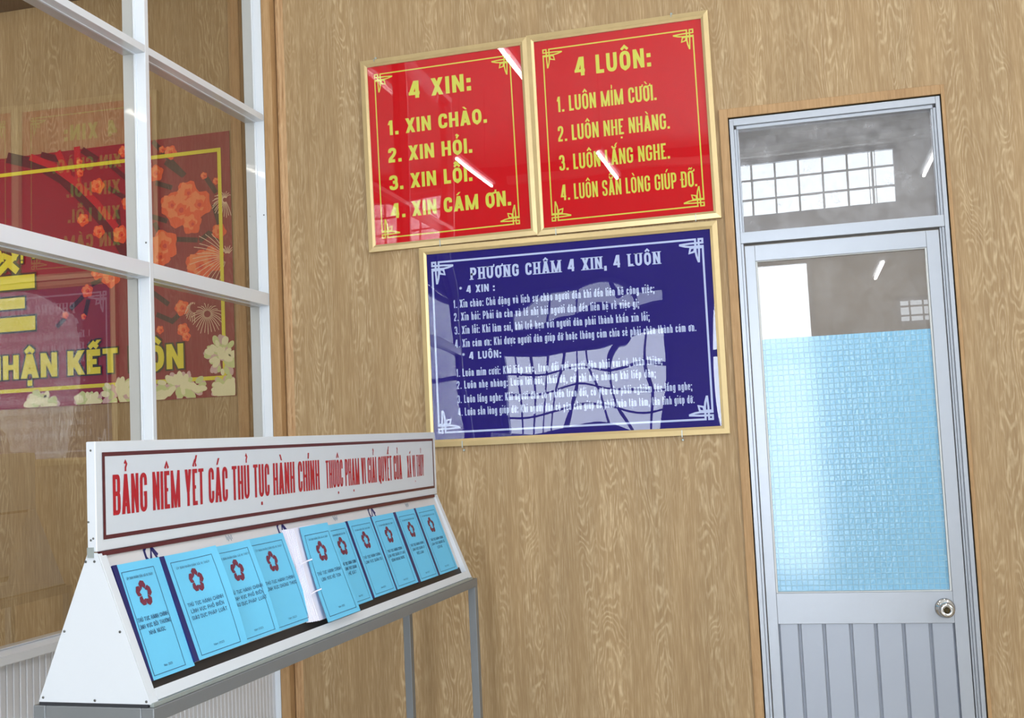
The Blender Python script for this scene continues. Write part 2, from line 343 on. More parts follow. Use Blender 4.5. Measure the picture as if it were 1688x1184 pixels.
def text_polys(s, x0, x1, base, cap, tf=.2, gap=.20, serif=False, tmax=.40, xr=.72):
    """polygons (2D) of one line of lettering running from x0 to x1 on its baseline"""
    cl = []
    for ch in s:
        d = unicodedata.normalize('NFD', ch); b = d[0]; marks = d[1:]
        if ch in 'đĐ': b = 'd' if ch == 'đ' else 'D'; marks = '-'
        cl.append((b, marks))
    g = [G[b][0]*(1 if not b.islower() else .92) for b, _ in cl]
    k = (x1-x0)/(sum(g)+gap*(len(g)-1))
    t = min(tf*cap, tmax*k*.86); out = []; x = x0
    for (b, marks), wd in zip(cl, g):
        W = wd*k; low = b.islower(); h = cap*(xr if low else 1.0)
        X = lambda a: x+t/2+a*(W-t)
        def Y(y):
            if y == 'a': return cap-t/2
            return t/2+y*(h-t) if y <= 1 else h-t/2+(y-1)*(cap*.8)
        for st in G[b][1]:
            if st[0] in 'PCQ' and isinstance(st[1], list):
                pts = [(X(p[0]), base+Y(p[1]))+((p[2],) if len(p) > 2 else ()) for p in st[1]]
                q = rnd(pts, st[0] == 'C', W)
                out += ribbon(q, t, st[0] == 'C', cap=st[0] != 'Q')
                if serif and st[0] == 'P' or (serif and b == 'D'):
                    for e in (st[1][0], st[1][-1]) if b != 'D' else (st[1][0], st[1][1]):
                        if e[1] in (0, 1) and e[0] in (0, .5, 1, .75) and b not in 'CGSBE023':
                            cx = X(e[0]); yy = base+(0 if e[1] == 0 else h-t*.32)
                            out.append(((cx-t*.95, yy), (cx+t*.95, yy), (cx+t*.95, yy+t*.32), (cx-t*.95, yy+t*.32)))
            elif st[0] == 'D':
                _, ax, ay, bx, by = st
                hw = t*(.56 if b not in 'MN' else .45); ya = base+ay*h; yb = base+by*h
                ax_, bx_ = X(ax), X(bx)
                out.append(((ax_-hw, ya), (ax_+hw, ya), (bx_+hw, yb), (bx_-hw, yb)))
                if serif:
                    for e, (cx, yy) in ((ay, (ax_, ya)), (by, (bx_, yb-t*.32))):
                        if e in (0, 1) and b not in '14':
                            out.append(((cx-t*.95, yy), (cx+t*.95, yy), (cx+t*.95, yy+t*.32), (cx-t*.95, yy+t*.32)))
            elif st[0] == 'B':
                _, a, c2, y = st; tb = t*(.8 if not low else .75)
                yy = base+t/2+y*(h-t); yy += (t-tb)/2*(1 if y == 1 else (-1 if y == 0 else 0))
                out.append(((X(a)-t/2*(a in (0,)), yy-tb/2), (X(c2)+t/2*(c2 == 1), yy-tb/2), (X(c2)+t/2*(c2 == 1), yy+tb/2), (X(a)-t/2*(a in (0,)), yy+tb/2)))
            elif st[0] == 'o':
                cx = x+st[1]*W; d2 = t*.55; yy = base+(t*.55 if st[2] == 0 else (h*st[2] if st[2] > 1 else cap*st[2]))
                out.append(tuple((cx+d2*a, yy+d2*c2) for a, c2 in ((-1, -1), (1, -1), (1, 1), (-1, 1))))
            elif st[0] == 's':
                for a in (0, 60, 120):
                    cx = x+.5*W; cy = base+cap*.72; dx, dy = math.cos(R(a+90))*cap*.2, math.sin(R(a+90))*cap*.2
                    out += ribbon([(cx-dx, cy-dy), (cx+dx, cy+dy)], t*.4, cap=False)
        top = base+h+cap*.07; cx = x+W/2; tm = t*(.72 if cap < .2 else .5); has = False; u = min(W*.30, cap*.2)
        if b == 'i' and marks and '\u0323' not in marks: out.pop() if False else None
        for m_ in marks:
            if m_ == '-':
                yy = base+(cap*.86 if low else cap*.5); c0 = X(1) if low else X(0)
                out.append(((c0-W*.36, yy-tm/2), (c0+W*.30, yy-tm/2), (c0+W*.30, yy+tm/2), (c0-W*.36, yy+tm/2)))
            elif m_ == '\u031b':
                hx = x+W; out += ribbon([(hx-t*.6, base+h-t*.35), (hx+t*.35, base+h-t*.2), (hx+t*.45, base+h+t*.7)], tm*.8, cap=False)
            elif m_ == '\u0323':
                out.append(tuple((cx+tm*.6*a, base-cap*.2+tm*.6*c2) for a, c2 in ((-1, -1), (1, -1), (1, 1), (-1, 1))))
            elif m_ == '\u0302':
                hh = cap*.17
                out += ribbon([(cx-u, top), (cx, top+hh), (cx+u, top)], tm, cap=False); has = True
            elif m_ == '\u0306':
                hh = cap*.13
                out += ribbon([(cx-u, top+hh), (cx-u*.5, top), (cx+u*.5, top), (cx+u, top+hh)], tm, cap=False); has = True
            elif m_ in '\u0301\u0300\u0309\u0303':
                o = cap*.2 if has else 0; ox = u*.9 if (has and m_ in '\u0301\u0300\u0309') else 0
                if has and m_ in '\u0301\u0300\u0309': o = cap*.12
                yb = top+o; hh = cap*.19
                if m_ == '\u0301': out.append(((cx+ox-u*.45-tm*.45, yb), (cx+ox-u*.45+tm*.45, yb), (cx+ox+u*.5+tm*.5, yb+hh), (cx+ox+u*.5-tm*.5, yb+hh)))
                elif m_ == '\u0300': out.append(((cx-ox*.6+u*.45-tm*.45, yb), (cx-ox*.6+u*.45+tm*.45, yb), (cx-ox*.6-u*.5+tm*.5, yb+hh), (cx-ox*.6-u*.5-tm*.5, yb+hh)))
                elif m_ == '\u0309': out += ribbon([(cx+ox-u*.4, yb+hh*1.0), (cx+ox, yb+hh*1.35), (cx+ox+u*.45, yb+hh*.95), (cx+ox, yb+hh*.5), (cx+ox, yb)], tm*.75, cap=False)
                else: out += ribbon([(cx-u, yb), (cx-u*.45, yb+hh*.55), (cx+u*.45, yb+hh*.15), (cx+u, yb+hh*.7)], tm*.8, cap=False)
        x += W+gap*k
    return out
def rect_ring(x0, x1, z0, z1, t):
    return [((x0, z0), (x1, z0), (x1, z0+t), (x0, z0+t)), ((x0, z1-t), (x1, z1-t), (x1, z1), (x0, z1)),
            ((x0, z0+t), (x0+t, z0+t), (x0+t, z1-t), (x0, z1-t)), ((x1-t, z0+t), (x1, z0+t), (x1, z1-t), (x1-t, z1-t))]
def flat(polys, name, m, parent, y=0, fn=None, lift=0.0):
    b = MB()
    for i, p in enumerate(polys):      # each stroke of vinyl a hair proud of the one before
        yy = y-(i % 12)*2.2e-5
        b.poly([fn(q[0], q[1], yy) if fn else (q[0], yy, q[1]) for q in p])
    return b.build(name, m, parent, fix=False)
def face_front(polys):   # wind every polygon so that its normal is -y
    out = []
    for p in polys:
        a = sum(p[i][0]*p[(i+1) % len(p)][1]-p[(i+1) % len(p)][0]*p[i][1] for i in range(len(p)))
        out.append(tuple(p) if a > 0 else tuple(p[::-1]))
    return out

# ================================================================== the room
YR, XL, XR, ZC = -8.5, -4.5, 5.5, 5.05
DX0, DX1, DZ1 = 1.962, 2.750, 2.905       # door opening
b = MB()
b.box(XL-.12, DX0, 0, .12, 0, ZC); b.box(DX1, XR+.12, 0, .12, 0, ZC); b.box(DX0, DX1, 0, .12, DZ1, ZC)
tag(b.build('wall_back', WOOD), kind='structure')
b = MB()   # rear wall with its openings
xs = sorted({XL, XR} | {o[0] for o in OPEN} | {o[1] for o in OPEN}); zs = sorted({0, ZC} | {o[2] for o in OPEN} | {o[3] for o in OPEN})
for i in range(len(xs)-1):
    for j in range(len(zs)-1):
        cx, cz = (xs[i]+xs[i+1])/2, (zs[j]+zs[j+1])/2
        if not any(o[0] < cx < o[1] and o[2] < cz < o[3] for o in OPEN): b.box(xs[i], xs[i+1], YR-.12, YR, zs[j], zs[j+1])
tag(b.build('wall_rear', PLASTERG), kind='structure')
tag(MB().box(-1.0, 5.4, YR, YR+.10, 4.80, 4.90).build('trim_6', PLASTER), kind='structure')
b = MB(); b.box(XL-.12, XL, YR-.12, -4.5, 0, ZC); b.box(XL-.12, XL, -2.3, 0, 0, ZC); b.box(XL-.12, XL, -4.5, -2.3, 0, 2.15); b.box(XL-.12, XL, -4.5, -2.3, 3.65, ZC)
tag(b.build('wall_left', PLASTER), kind='structure')
b = MB(); b.box(XR, XR+.12, YR-.12, -6.7, 0, ZC); b.box(XR, XR+.12, -3.7, 0, 0, ZC); b.box(XR, XR+.12, -6.7, -3.7, 0, 1.7); b.box(XR, XR+.12, -6.7, -3.7, 3.5, ZC)
tag(b.build('wall_right', PLASTER), kind='structure')
tag(MB().box(XL-.12, XR+.12, YR-.12, 2.1, -.1, 0).build('floor', TILE), kind='structure')
tag(MB().box(XL-.12, XR+.12, YR-.12, .12, ZC, ZC+.1).build('ceiling', CEIL), kind='structure')
# small room behind the door
b = MB(); b.box(1.2, 1.3, .12, 1.8, 0, 3.2); b.box(3.5, 3.6, .12, 1.8, 0, 3.2)
b.box(1.2, 3.6, 1.8, 1.9, 0, 3.2); b.box(1.2, 3.6, .12, 1.9, 3.2, 3.3)
tag(b.build('wall_washroom', PLASTERG), kind='structure')
# window frames and bars in the rear wall
def win(idx, o, nx, nz, bar=.03):
    x0, x1, z0, z1, _ = o
    root = empty('window_%d' % idx, ((x0+x1)/2, YR-.06, z0), kind='structure')
    ox, oz = (x0+x1)/2, z0; b = MB(); a0, a1, c1 = x0-ox, x1-ox, z1-z0
    for q in ((a0, a0+.04, 0, c1), (a1-.04, a1, 0, c1), (a0, a1, 0, .04), (a0, a1, c1-.04, c1)): b.box(q[0], q[1], -.03, .03, q[2], q[3])
    b.build('window_frame', GREYALU, root)
    b = MB()
    for i in range(1, nx): c = a0+(a1-a0)*i/nx; b.box(c-bar/2, c+bar/2, -.012, .012, 0, c1)
    for j in range(1, nz): c = c1*j/nz; b.box(a0, a1, -.012, .012, c-bar/2, c+bar/2)
    b.build('window_bars', GREYALU, root)
    MB().box(a0, a1, -.006, 0, 0, c1).build('window_pane', WINGL, root)
win(1, OPEN[1], 7, 3, .022); win(2, OPEN[2], 9, 4, .03); win(3, OPEN[3], 4, 1, .03); win(4, OPEN[4], 10, 3, .018)
x0, x1, z0, z1, _ = OPEN[0]
root = empty('door_2', ((x0+x1)/2, YR-.06, 0), kind='structure'); b = MB()
for q in ((-.615, -.56, .02, 3.6), (.56, .615, .02, 3.6), (-.56, .56, 3.54, 3.6), (-.56, .56, 2.5, 2.56), (-.56, .56, .02, .12), (-.02, .02, .12, 2.5)): b.box(q[0], q[1], -.03, .03, q[2], q[3])
b.build('door_frame', GREYALU, root); MB().box(-.56, .56, -.006, 0, .12, 3.54).build('door_glass', WINGL, root)
for idx, (x, ya, yb, za, zb) in ((5, (XR+.06, -6.7, -3.7, 1.7, 3.5)), (6, (XL-.06, -4.5, -2.3, 2.15, 3.65))):  # frames for the two unseen side windows added as fill light
    root = empty('window_%d' % idx, (x, (ya+yb)/2, za), kind='structure'); h = (yb-ya)/2; b = MB()
    for q in ((-h, -h+.05, 0, zb-za), (h-.05, h, 0, zb-za), (-h, h, 0, .05), (-h, h, zb-za-.05, zb-za), (-.02, .02, 0, zb-za)): b.box(-.03, .03, q[0], q[1], q[2], q[3])
    b.build('window_frame', GREYALU, root)

# timber trims on the back wall
tag(MB().box(.002, .043, -.05, 0, 0, ZC).build('trim_1', WOODTRIM, bevel=.002), kind='structure')
b = MB().prism([(.046, 0), (.046, -.006), (.052, -.012), (.062, -.012), (.068, -.006), (.076, -.007), (.082, 0)], 'z', 0, ZC)
tag(b.build('trim_2', wood('oak_bead', (150, 112, 74), (184, 148, 108), (206, 172, 132), off=5)), kind='structure')
b = MB().box(-.178, -.128, -.012, 0, 0, ZC)
tag(b.build('trim_3', WOODTRIM, bevel=.002), kind='structure')
tag(MB().box(XL, -.10, -.16, 0, 3.80, 4.05).build('trim_4', WOODDK), kind='structure')
b = MB()   # timber lining round the doorway
b.box(DX0-.034, DX0, -.012, .12, 0, DZ1+.036); b.box(DX1, DX1+.014, -.012, .12, 0, DZ1+.036); b.box(DX0, DX1, -.012, .12, DZ1, DZ1+.036)
tag(b.build('trim_5', WOODTRIM, bevel=.002), kind='structure')

# ================================================================== aluminium door with transom
door = empty('door_1', (0, 0, 0), kind='structure')
y0, y1 = -.004, .06
b = MB()
def jamb(b, xa, xb, s):      # stepped jamb profile
    b.box(xa, xb, y0, y1, 0, DZ1-.004)
jb = MB()
jb.box(1.966, 1.982, -.006, .06, 0, 2.90); jb.box(1.982, 1.992, .004, .055, 0, 2.86)
jb.box(2.730, 2.746, -.006, .06, 0, 2.90); jb.box(2.7200, 2.730, .004, .055, 0, 2.86)
jb.box(2.7120, 2.720, .010, .05, 0, 2.86); jb.box(1.992, 1.998, .010, .05, 2.43, 2.86)
jb.box(1.982, 2.730, -.006, .06, 2.872, 2.90); jb.box(1.992, 2.720, .004, .055, 2.858, 2.872)
jb.box(1.982, 2.730, -.004, .055, 2.405, 2.449)
jb.build('door_frame', GREYALU, door, bevel=.0015)
MB().box(1.990, 2.712, .024, .029, 2.449, 2.860).build('transom_pane', TRANSG, door)
LX0, LX1 = 1.995, 2.708
leaf = MB()
leaf.box(LX0, 2.033, .002, .045, .03, 2.395); leaf.box(2.662, LX1, .002, .045, .03, 2.395)
leaf.box(2.033, 2.662, .002, .045, 2.333, 2.395); leaf.box(2.033, 2.662, .002, .045, .945, 1.060); leaf.box(2.033, 2.662, .002, .045, .03, .13)
leaf.build('door_leaf', WHITEALU if False else GREYALU, door, bevel=.0015)
gk = MB()
for q in ((2.0335, 2.040, 1.0605, 2.3325), (2.655, 2.6615, 1.0605, 2.3325), (2.040, 2.655, 1.0605, 1.064), (2.040, 2.655, 2.3295, 2.3325)): gk.box(q[0], q[1], .006, .03, q[2], q[3])
gk.build('glazing_bead', mat('pale_seal', (206, 208, 208), .6), door)
MB().box(2.040, 2.655, .020, .025, 1.064, 2.3295).build('door_pane', DOORG, door)
# frosted blue film with an embossed square grid
fm_, n, l = new_mat('blue_frosted_film'); pb = n['Principled BSDF']
pb.inputs['Base Color'].default_value = S((160, 218, 246)); pb.inputs['Coat Weight'].default_value = .7; pb.inputs['Coat Roughness'].default_value = .09; pb.inputs['Coat IOR'].default_value = 1.6
pb.inputs['Roughness'].default_value = .2
pb.inputs['Specular IOR Level'].default_value = .9
tc = n.new('ShaderNodeTexCoord'); sp = n.new('ShaderNodeSeparateXYZ'); l.new(tc.outputs['Object'], sp.inputs[0])
grid = []
for ax, pitch_ in (('X', .0205), ('Z', .0205)):
    dv = n.new('ShaderNodeMath'); dv.operation = 'DIVIDE'; dv.inputs[1].default_value = pitch_; l.new(sp.outputs[ax], dv.inputs[0])
    fr = n.new('ShaderNodeMath'); fr.operation = 'FRACT'; l.new(dv.outputs[0], fr.inputs[0])
    ab = n.new('ShaderNodeMath'); ab.operation = 'SUBTRACT'; ab.inputs[1].default_value = .5; l.new(fr.outputs[0], ab.inputs[0])
    a2 = n.new('ShaderNodeMath'); a2.operation = 'ABSOLUTE'; l.new(ab.outputs[0], a2.inputs[0])
    mr = n.new('ShaderNodeMapRange'); mr.inputs['From Min'].default_value = .40; mr.inputs['From Max'].default_value = .5; l.new(a2.outputs[0], mr.inputs['Value'])
    grid.append(mr)
mxm = n.new('ShaderNodeMath'); mxm.operation = 'MAXIMUM'; l.new(grid[0].outputs[0], mxm.inputs[0]); l.new(grid[1].outputs[0], mxm.inputs[1])
vor = n.new('ShaderNodeTexVoronoi'); vor.inputs['Scale'].default_value = 110; l.new(tc.outputs['Object'], vor.inputs['Vector'])
hs = n.new('ShaderNodeMath'); hs.operation = 'MULTIPLY_ADD'; hs.inputs[1].default_value = .55; l.new(vor.outputs['Distance'], hs.inputs[0]); l.new(mxm.outputs[0], hs.inputs[2])
bp = n.new('ShaderNodeBump'); bp.inputs['Strength'].default_value = .6; bp.inputs['Distance'].default_value = .002
l.new(hs.outputs[0], bp.inputs['Height']); l.new(bp.outputs['Normal'], pb.inputs['Normal'])
gm = n.new('ShaderNodeMix'); gm.data_type = 'RGBA'; gm.inputs['A'].default_value = S((152, 214, 244)); gm.inputs['B'].default_value = S((196, 234, 248))
l.new(mxm.outputs[0], gm.inputs['Factor']); l.new(gm.outputs['Result'], pb.inputs['Base Color'])
trl = n.new('ShaderNodeBsdfTranslucent'); trl.inputs[0].default_value = S((150, 220, 250))
mxs = n.new('ShaderNodeMixShader'); mxs.inputs[0].default_value = .35
l.new(pb.outputs[0], mxs.inputs[1]); l.new(trl.outputs[0], mxs.inputs[2]); l.new(mxs.outputs[0], n['Material Output'].inputs['Surface'])
MB().box(2.0405, 2.6545, .0185, .0197, 1.0645, 2.028).build('frosted_film', fm_, door)
# slatted lower panel
sl = [2.033, 2.111, 2.2, 2.297, 2.386, 2.484, 2.578, 2.662]
for i in range(7):
    a, c = sl[i], sl[i+1]; g = .0035
    MB().prism([(a+g, .030), (a+g, .014), (a+g+.004, .010), (c-g-.004, .010), (c-g, .014), (c-g, .030)], 'z', .13, .945).build('door_slat', DOORPANEL, door)
MB().box(2.033, 2.662, .028, .034, .13, .945).build('door_backing', RUBBER if False else DOORPANEL, door)
T = Matrix.Translation((2.632, .001, 1.000)) @ Matrix.Rotation(R(90), 4, 'X')
kn = MB().lathe([(.036, 0), (.036, .004), (.031, .009), (.018, .012), (.013, .016), (.013, .030), (.020, .036), (.027, .046), (.0285, .055), (.027, .061), (.021, .0655), (.011, .066), (.010, .062)], 32, T)
knob = kn.build('door_knob', CHROME, door, smooth=False)
knob.data.polygons.foreach_set('use_smooth', [True]*len(knob.data.polygons))
MB().lathe([(.0095, .060), (.0095, .0665), (.008, .0672)], 20, T).build('key_cylinder', DARKM, knob)
MB().box(2.6310, 2.6330, -.0685, -.0655, .994, 1.006).build('keyhole', RUBBER, knob)

# ================================================================== glass partition on the left
part = empty('glass_partition', (0, 0, 0), 'white aluminium and glass partition meeting the wood wall, ribbed panel below', 'partition')
YM = [-.048, -.965, -1.895, -2.83]
bays = []
for i, ym in enumerate(YM):
    ya, yb = (ym, 0) if i == 0 else (ym, ym+.024)
    MB().box(-.09, 0, ya, yb, 0, 4.03).build('mullion', WHITEALU, part, bevel=.0015)
edges = [(YM[i+1]+.024, YM[i]) for i in range(3)]
ZR = [(1.100, 1.147), (2.307, 2.360), (3.111, 3.138), (3.990, 4.030)]
for (ya, yb) in edges:
    for j, (za, zb) in enumerate(ZR):
        if j == 0:   # sill with a sloping drip ledge
            MB().prism([(-.09, 1.122), (-.002, 1.122), (-.002, 1.147), (-.042, 1.158), (-.09, 1.158)], 'y', ya, yb).build('rail', WHITEALU, part)
        else:
            MB().box(-.09, -.0005, ya, yb, za, zb).build('rail', WHITEALU, part, bevel=.0012)
    for (za, zb) in ((1.158, 2.307), (2.360, 3.111), (3.138, 3.990)):
        MB().box(-.050, -.045, ya, yb, za, zb).build('glass_pane', CLEARG, part)
        g = MB()
        for q in ((ya, ya+.004, za, zb), (yb-.004, yb, za, zb), (ya+.004, yb-.004, zb-.003, zb), (ya+.004, yb-.004, za, za+.003)): g.box(-.0445, -.037, q[0], q[1], q[2], q[3])
        g.build('glazing_bead', WHITEALU, part)
    pr = []; n_ = int((yb-ya)/.028)
    for k in range(n_):
        a = ya+(yb-ya)*k/n_; c = (yb-ya)/n_
        pr += [(a, -.024), (a+c*.10, -.028), (a+c*.2, -.028), (a+c*.3, -.024)]
    prof = [(yy, xx) for yy, xx in pr]+[(yb, -.024), (yb, -.06), (ya, -.06)]
    MB().prism([(xx, yy) for yy, xx in prof], 'z', .0, 1.122).build('ribbed_panel', WHITEPANEL, part)
for (yy, zz) in ((-.958, 2.372), (-.026, 2.372), (-.030, 2.300), (-.953, 3.150)):
    pass
for zz in (2.43, 2.70):
    MB().lathe([(.0035, 0), (.0035, .001), (.002, .0015)], 10, Matrix.Translation((-.012, -.9655 if zz < 2.6 else -.0485, zz)) @ Matrix.Rotation(R(90), 4, 'X')).build('screw', SCREW, part)

# ================================================================== wall boards
def corner_orn(cx, cz, sx, sz, s, t):
    """fretwork corner: a little square ring whose sides run out into two leaves, and a small inner petal"""
    L = []; k = s/740; o = t/2/k      # o: centre of the outermost line
    def st(pts, closed=False):
        for tr_ in (0, 1):
            L.extend(ribbon([(cx+sx*(p[tr_])*k, cz+sz*(p[1-tr_])*k) for p in pts], t, closed, cap=False))
            if closed: break
    st([(o, o), (140, o), (140, 140), (o, 140)], True)
    st([(140, 100), (143, 400), (165, 720)])
    st([(242, 0), (242, 400), (222, 540), (166, 715)])
    st([(262, 262), (395, 285), (430, 430), (285, 395)], True)
    st([(o, 285), (60, 285)]) if False else None
    L.append([(cx+sx*a*k, cz+sz*c*k) for a, c in ((o*2-1, 250), (242, 250), (242, 250+o*2), (o*2-1, 250+o*2))])
    return L
def border_lines(x0, x1, z0, z1, t, g):
    return [((x0+g, z0), (x1-g, z0), (x1-g, z0+t), (x0+g, z0+t)), ((x0+g, z1-t), (x1-g, z1-t), (x1-g, z1), (x0+g, z1)),
            ((x0, z0+g), (x0+t, z0+g), (x0+t, z1-g), (x0, z1-g)), ((x1-t, z0+g), (x1, z0+g), (x1, z1-g), (x1-t, z1-g))]
def wall_board(name, label, c, tilt, W, H, fw_, sheet, ink, lines, bord, acr, orn=.084, lw=.0052):
    root = empty(name, c, label, 'sign'); root.rotation_euler = (0, -tilt, 0)
    w2, h2 = W/2, H/2; F = -.024
    fr = MB()
    for side in range(4):   # mitred frame with a stepped face, one bar per side
        o = [(-w2, -h2), (w2, -h2), (w2, h2), (-w2, h2)]; i_ = [(-w2+fw_, -h2+fw_), (w2-fw_, -h2+fw_), (w2-fw_, h2-fw_), (-w2+fw_, h2-fw_)]
        m_ = [tuple(o[k][q]*.35+i_[k][q]*.65 for q in (0, 1)) for k in range(4)]
        a, bq = side, (side+1) % 4
        # outer bar
        fr.hull8([(o[a][0], -.001, o[a][1]), (o[bq][0], -.001, o[bq][1]), (m_[bq][0], -.001, m_[bq][1]), (m_[a][0], -.001, m_[a][1]),
                  (o[a][0], F+.003, o[a][1]), (o[bq][0], F+.003, o[bq][1]), (m_[bq][0], F, m_[bq][1]), (m_[a][0], F, m_[a][1])])
        fr.hull8([(m_[a][0], -.001, m_[a][1]), (m_[bq][0], -.001, m_[bq][1]), (i_[bq][0], -.001, i_[bq][1]), (i_[a][0], -.001, i_[a][1]),
                  (m_[a][0], F+.0015, m_[a][1]), (m_[bq][0], F+.0015, m_[bq][1]), (i_[bq][0], F+.007, i_[bq][1]), (i_[a][0], F+.007, i_[a][1])])
    fr.build('frame', GOLD, root)
    MB().box(-w2+fw_*.9, w2-fw_*.9, F+.013, -.003, -h2+fw_*.9, h2-fw_*.9).build('sheet', sheet, root)
    y = F+.0125
    x0, x1, z0, z1 = bord
    pol = border_lines(x0, x1, z0, z1, lw, orn*.29)
    for (a, c2, sx, sz) in ((x0, z1, 1, -1), (x1, z1, -1, -1), (x0, z0, 1, 1), (x1, z0, -1, 1)): pol += corner_orn(a, c2, sx, sz, orn, lw)
    flat(face_front(pol), 'border', ink, root, y)
    tp = []
    for (s, xa, xb, base, cap, kw) in lines: tp += text_polys(s, xa, xb, base, cap, **kw)
    flat(face_front(tp), 'lettering', ink, root, y-.0001)
    MB().box(-w2+fw_*.9, w2-fw_*.9, F+.0085, F+.011, -h2+fw_*.9, h2-fw_*.9).build('acrylic_cover', acr, root)
    return root
def hanger(parent, x, z, up_=True):
    b = MB(); s = 1 if up_ else -1
    b.box(x-.0015, x+.0015, -.0275, -.024, z-.010*s if up_ else z, z if up_ else z+.028); 
    b.lathe([(.005, 0), (.005, .003), (.003, .005)], 10, Matrix.Translation((x, -.003, z+.010*s)) @ Matrix.Rotation(R(90), 4, 'X'))
    b.build('hanging_clip', ZINC, parent)
K = dict(tf=.215, gap=.20)
b1 = wall_board('wall_board', 'red framed board headed 4 XIN, hung beside the one headed 4 LUÔN', (.8117, 0, 2.9179), .012, .731, .824, .029, RED, YEL, [
    ('4 XIN:', -.158, .116, .224, .074, dict(tf=.235, gap=.25)),
    ('1. XIN CHÀO.', -.258, .176, .079, .063, K), ('2. XIN HỎI.', -.262, .106, -.039, .063, K),
    ('3. XIN LỖI.', -.263, .100, -.157, .063, K), ('4. XIN CÁM ƠN.', -.264, .258, -.277, .063, K)],
    (-.3085, .291, -.3585, .351), ACR_R)
b2 = wall_board('wall_board', 'red framed board headed 4 LUÔN, the one nearest the door', (1.5438, 0, 2.9258), .007, .738, .832, .029, RED, YEL, [
    ('4 LUÔN:', -.178, .133, .222, .078, dict(tf=.235, gap=.25)),
    ('1. LUÔN MỈM CƯỜI.', -.2585, .146, .083, .064, K), ('2. LUÔN NHẸ NHÀNG.', -.261, .191, -.039, .064, K),
    ('3. LUÔN LẮNG NGHE.', -.263, .184, -.159, .064, K), ('4. LUÔN SẴN LÒNG GIÚP ĐỠ.', -.264, .283, -.281, .064, K)],
    (-.307, .308, -.3635, .352), ACR_R)
k2 = dict(tf=.165, gap=.26, xr=.72)
b3 = wall_board('wall_board', 'dark blue framed board with white writing, hung below the two red boards', (1.2852, 0, 2.0869), .001, 1.226, .829, .030, BLUE, PALE, [
    ('PHƯƠNG CHÂM 4 XIN, 4 LUÔN', -.398, .383, .2645, .050, dict(tf=.22, gap=.30, serif=True)),
    ('* 4 XIN :', -.448, -.297, .211, .031, dict(tf=.24, gap=.25)),
    ('1. Xin chào: Chủ động và lịch sự chào người dân khi đến liên hệ công việc;', -.476, .353, .153, .033, k2),
    ('2. Xin hỏi: Phải ân cần và tế nhị hỏi người dân đến liên hệ về việc gì;', -.476, .289, .099, .033, k2),
    ('3. Xin lỗi: Khi làm sai, khi trễ hẹn với người dân phải thành khẩn xin lỗi;', -.476, .328, .0435, .033, k2),
    ('4. Xin cám ơn: Khi được người dân giúp đỡ hoặc thông cảm chia sẻ phải chân thành cám ơn.', -.477, .507, -.011, .033, k2),
    ('* 4 LUÔN:', -.448, -.283, -.063, .031, dict(tf=.24, gap=.25)),
    ('1. Luôn mỉm cười: Khi tiếp xúc, trao đổi với người dân phải vui vẻ, thân thiện;', -.476, .368, -.131, .032, k2),
    ('2. Luôn nhẹ nhàng: Luôn lời nói, thái độ, cử chỉ nhẹ nhàng khi tiếp dân;', -.476, .340, -.181, .032, k2),
    ('3. Luôn lắng nghe: Khi người dân có ý kiến trao đổi, có yêu cầu phải nghiêm túc lắng nghe;', -.477, .478, -.239, .032, k2),
    ('4. Luôn sẵn lòng giúp đỡ: Khi người dân có yêu cầu giúp đỡ phải luôn tận tâm, tận tình giúp đỡ.', -.477, .484, -.291, .032, k2)],
    (-.565, .555, -.360, .353), ACR_B, orn=.098, lw=.0078)
hanger(b1, -.30, .412); hanger(b1, -.05, -.4195, False); hanger(b2, .225, .416); hanger(b2, -.29, -.4225, False); hanger(b2, .27, -.4225, False)
hanger(b3, -.46, -.4215, False); hanger(b3, .43, -.4215, False)

# ================================================================== banner behind the glass
ban = empty('wedding_banner', (-.19, 0, 1.93), 'crimson banner with yellow writing and flowers behind the glass partition', 'banner')
def BX(x): return x+.19
def BZ(z): return z-1.93
MB().box(BX(-3.9), 0, -.004, -.001, BZ(1.934), BZ(3.101)).build('sheet', BANNER, ban)
yb_ = [-.0042]
def blayer(polys, name, m):
    yb_[0] -= .0003
    return flat(face_front([[(BX(q[0]), BZ(q[1])) for q in p] for p in polys]), name, m, ban, yb_[0])
def px(u, v):    # banner reading positions -> wall metres
    x = -1.3735 + u*(.003118) ; z = 3.6925 - .0022523*v*1.0
    return x, z
# pixel-read layout is turned into metres by a small projective fit of the banner rectangle
def B2(u, v):
    # intersection of the viewing ray with the wall, for layout only
    d = fw*1879.735 + r2*(u-844) + u2*(592-v); t = -CAM.y/d.y
    p = CAM+d*t; return (p.x, p.z)
def disc(u, v, r, n=14, wob=.12, ph=0, sq=1):
    x, z = B2(u, v); rr = r*.0026
    return [(x+rr*(1+wob*math.cos(5*(a+ph)))*math.cos(a), z+rr*sq*(1+wob*math.cos(5*(a+ph)))*math.sin(a)) for a in [2*math.pi*k/n for k in range(n)]]
OR1 = mat('orange_print', (232, 84, 38), .5); OR2 = mat('pale_orange_print', (240, 128, 76), .5); OR3 = mat('deep_red_print', (204, 40, 34), .5)
DKP = mat('dark_print', (60, 26, 34), .5); RDP = mat('bright_red_print', (186, 26, 38), .5)
PE1 = mat('cream_petal_print', (238, 232, 190), .5); PE2 = mat('green_petal_print', (206, 214, 150), .5); PE3 = mat('pink_petal_print', (214, 176, 176), .5)
LIN = mat('yellow_print', (228, 214, 50), .5); OUTL = mat('dark_outline_print', (40, 40, 20), .5); FWP = mat('pale_spark_print', (236, 200, 170), .5)
LIL = mat('lilac_print', (176, 110, 150), .5)
def strk(L, t):
    out = []
    for pts in L: out += ribbon([B2(*p) for p in pts], t)
    return out
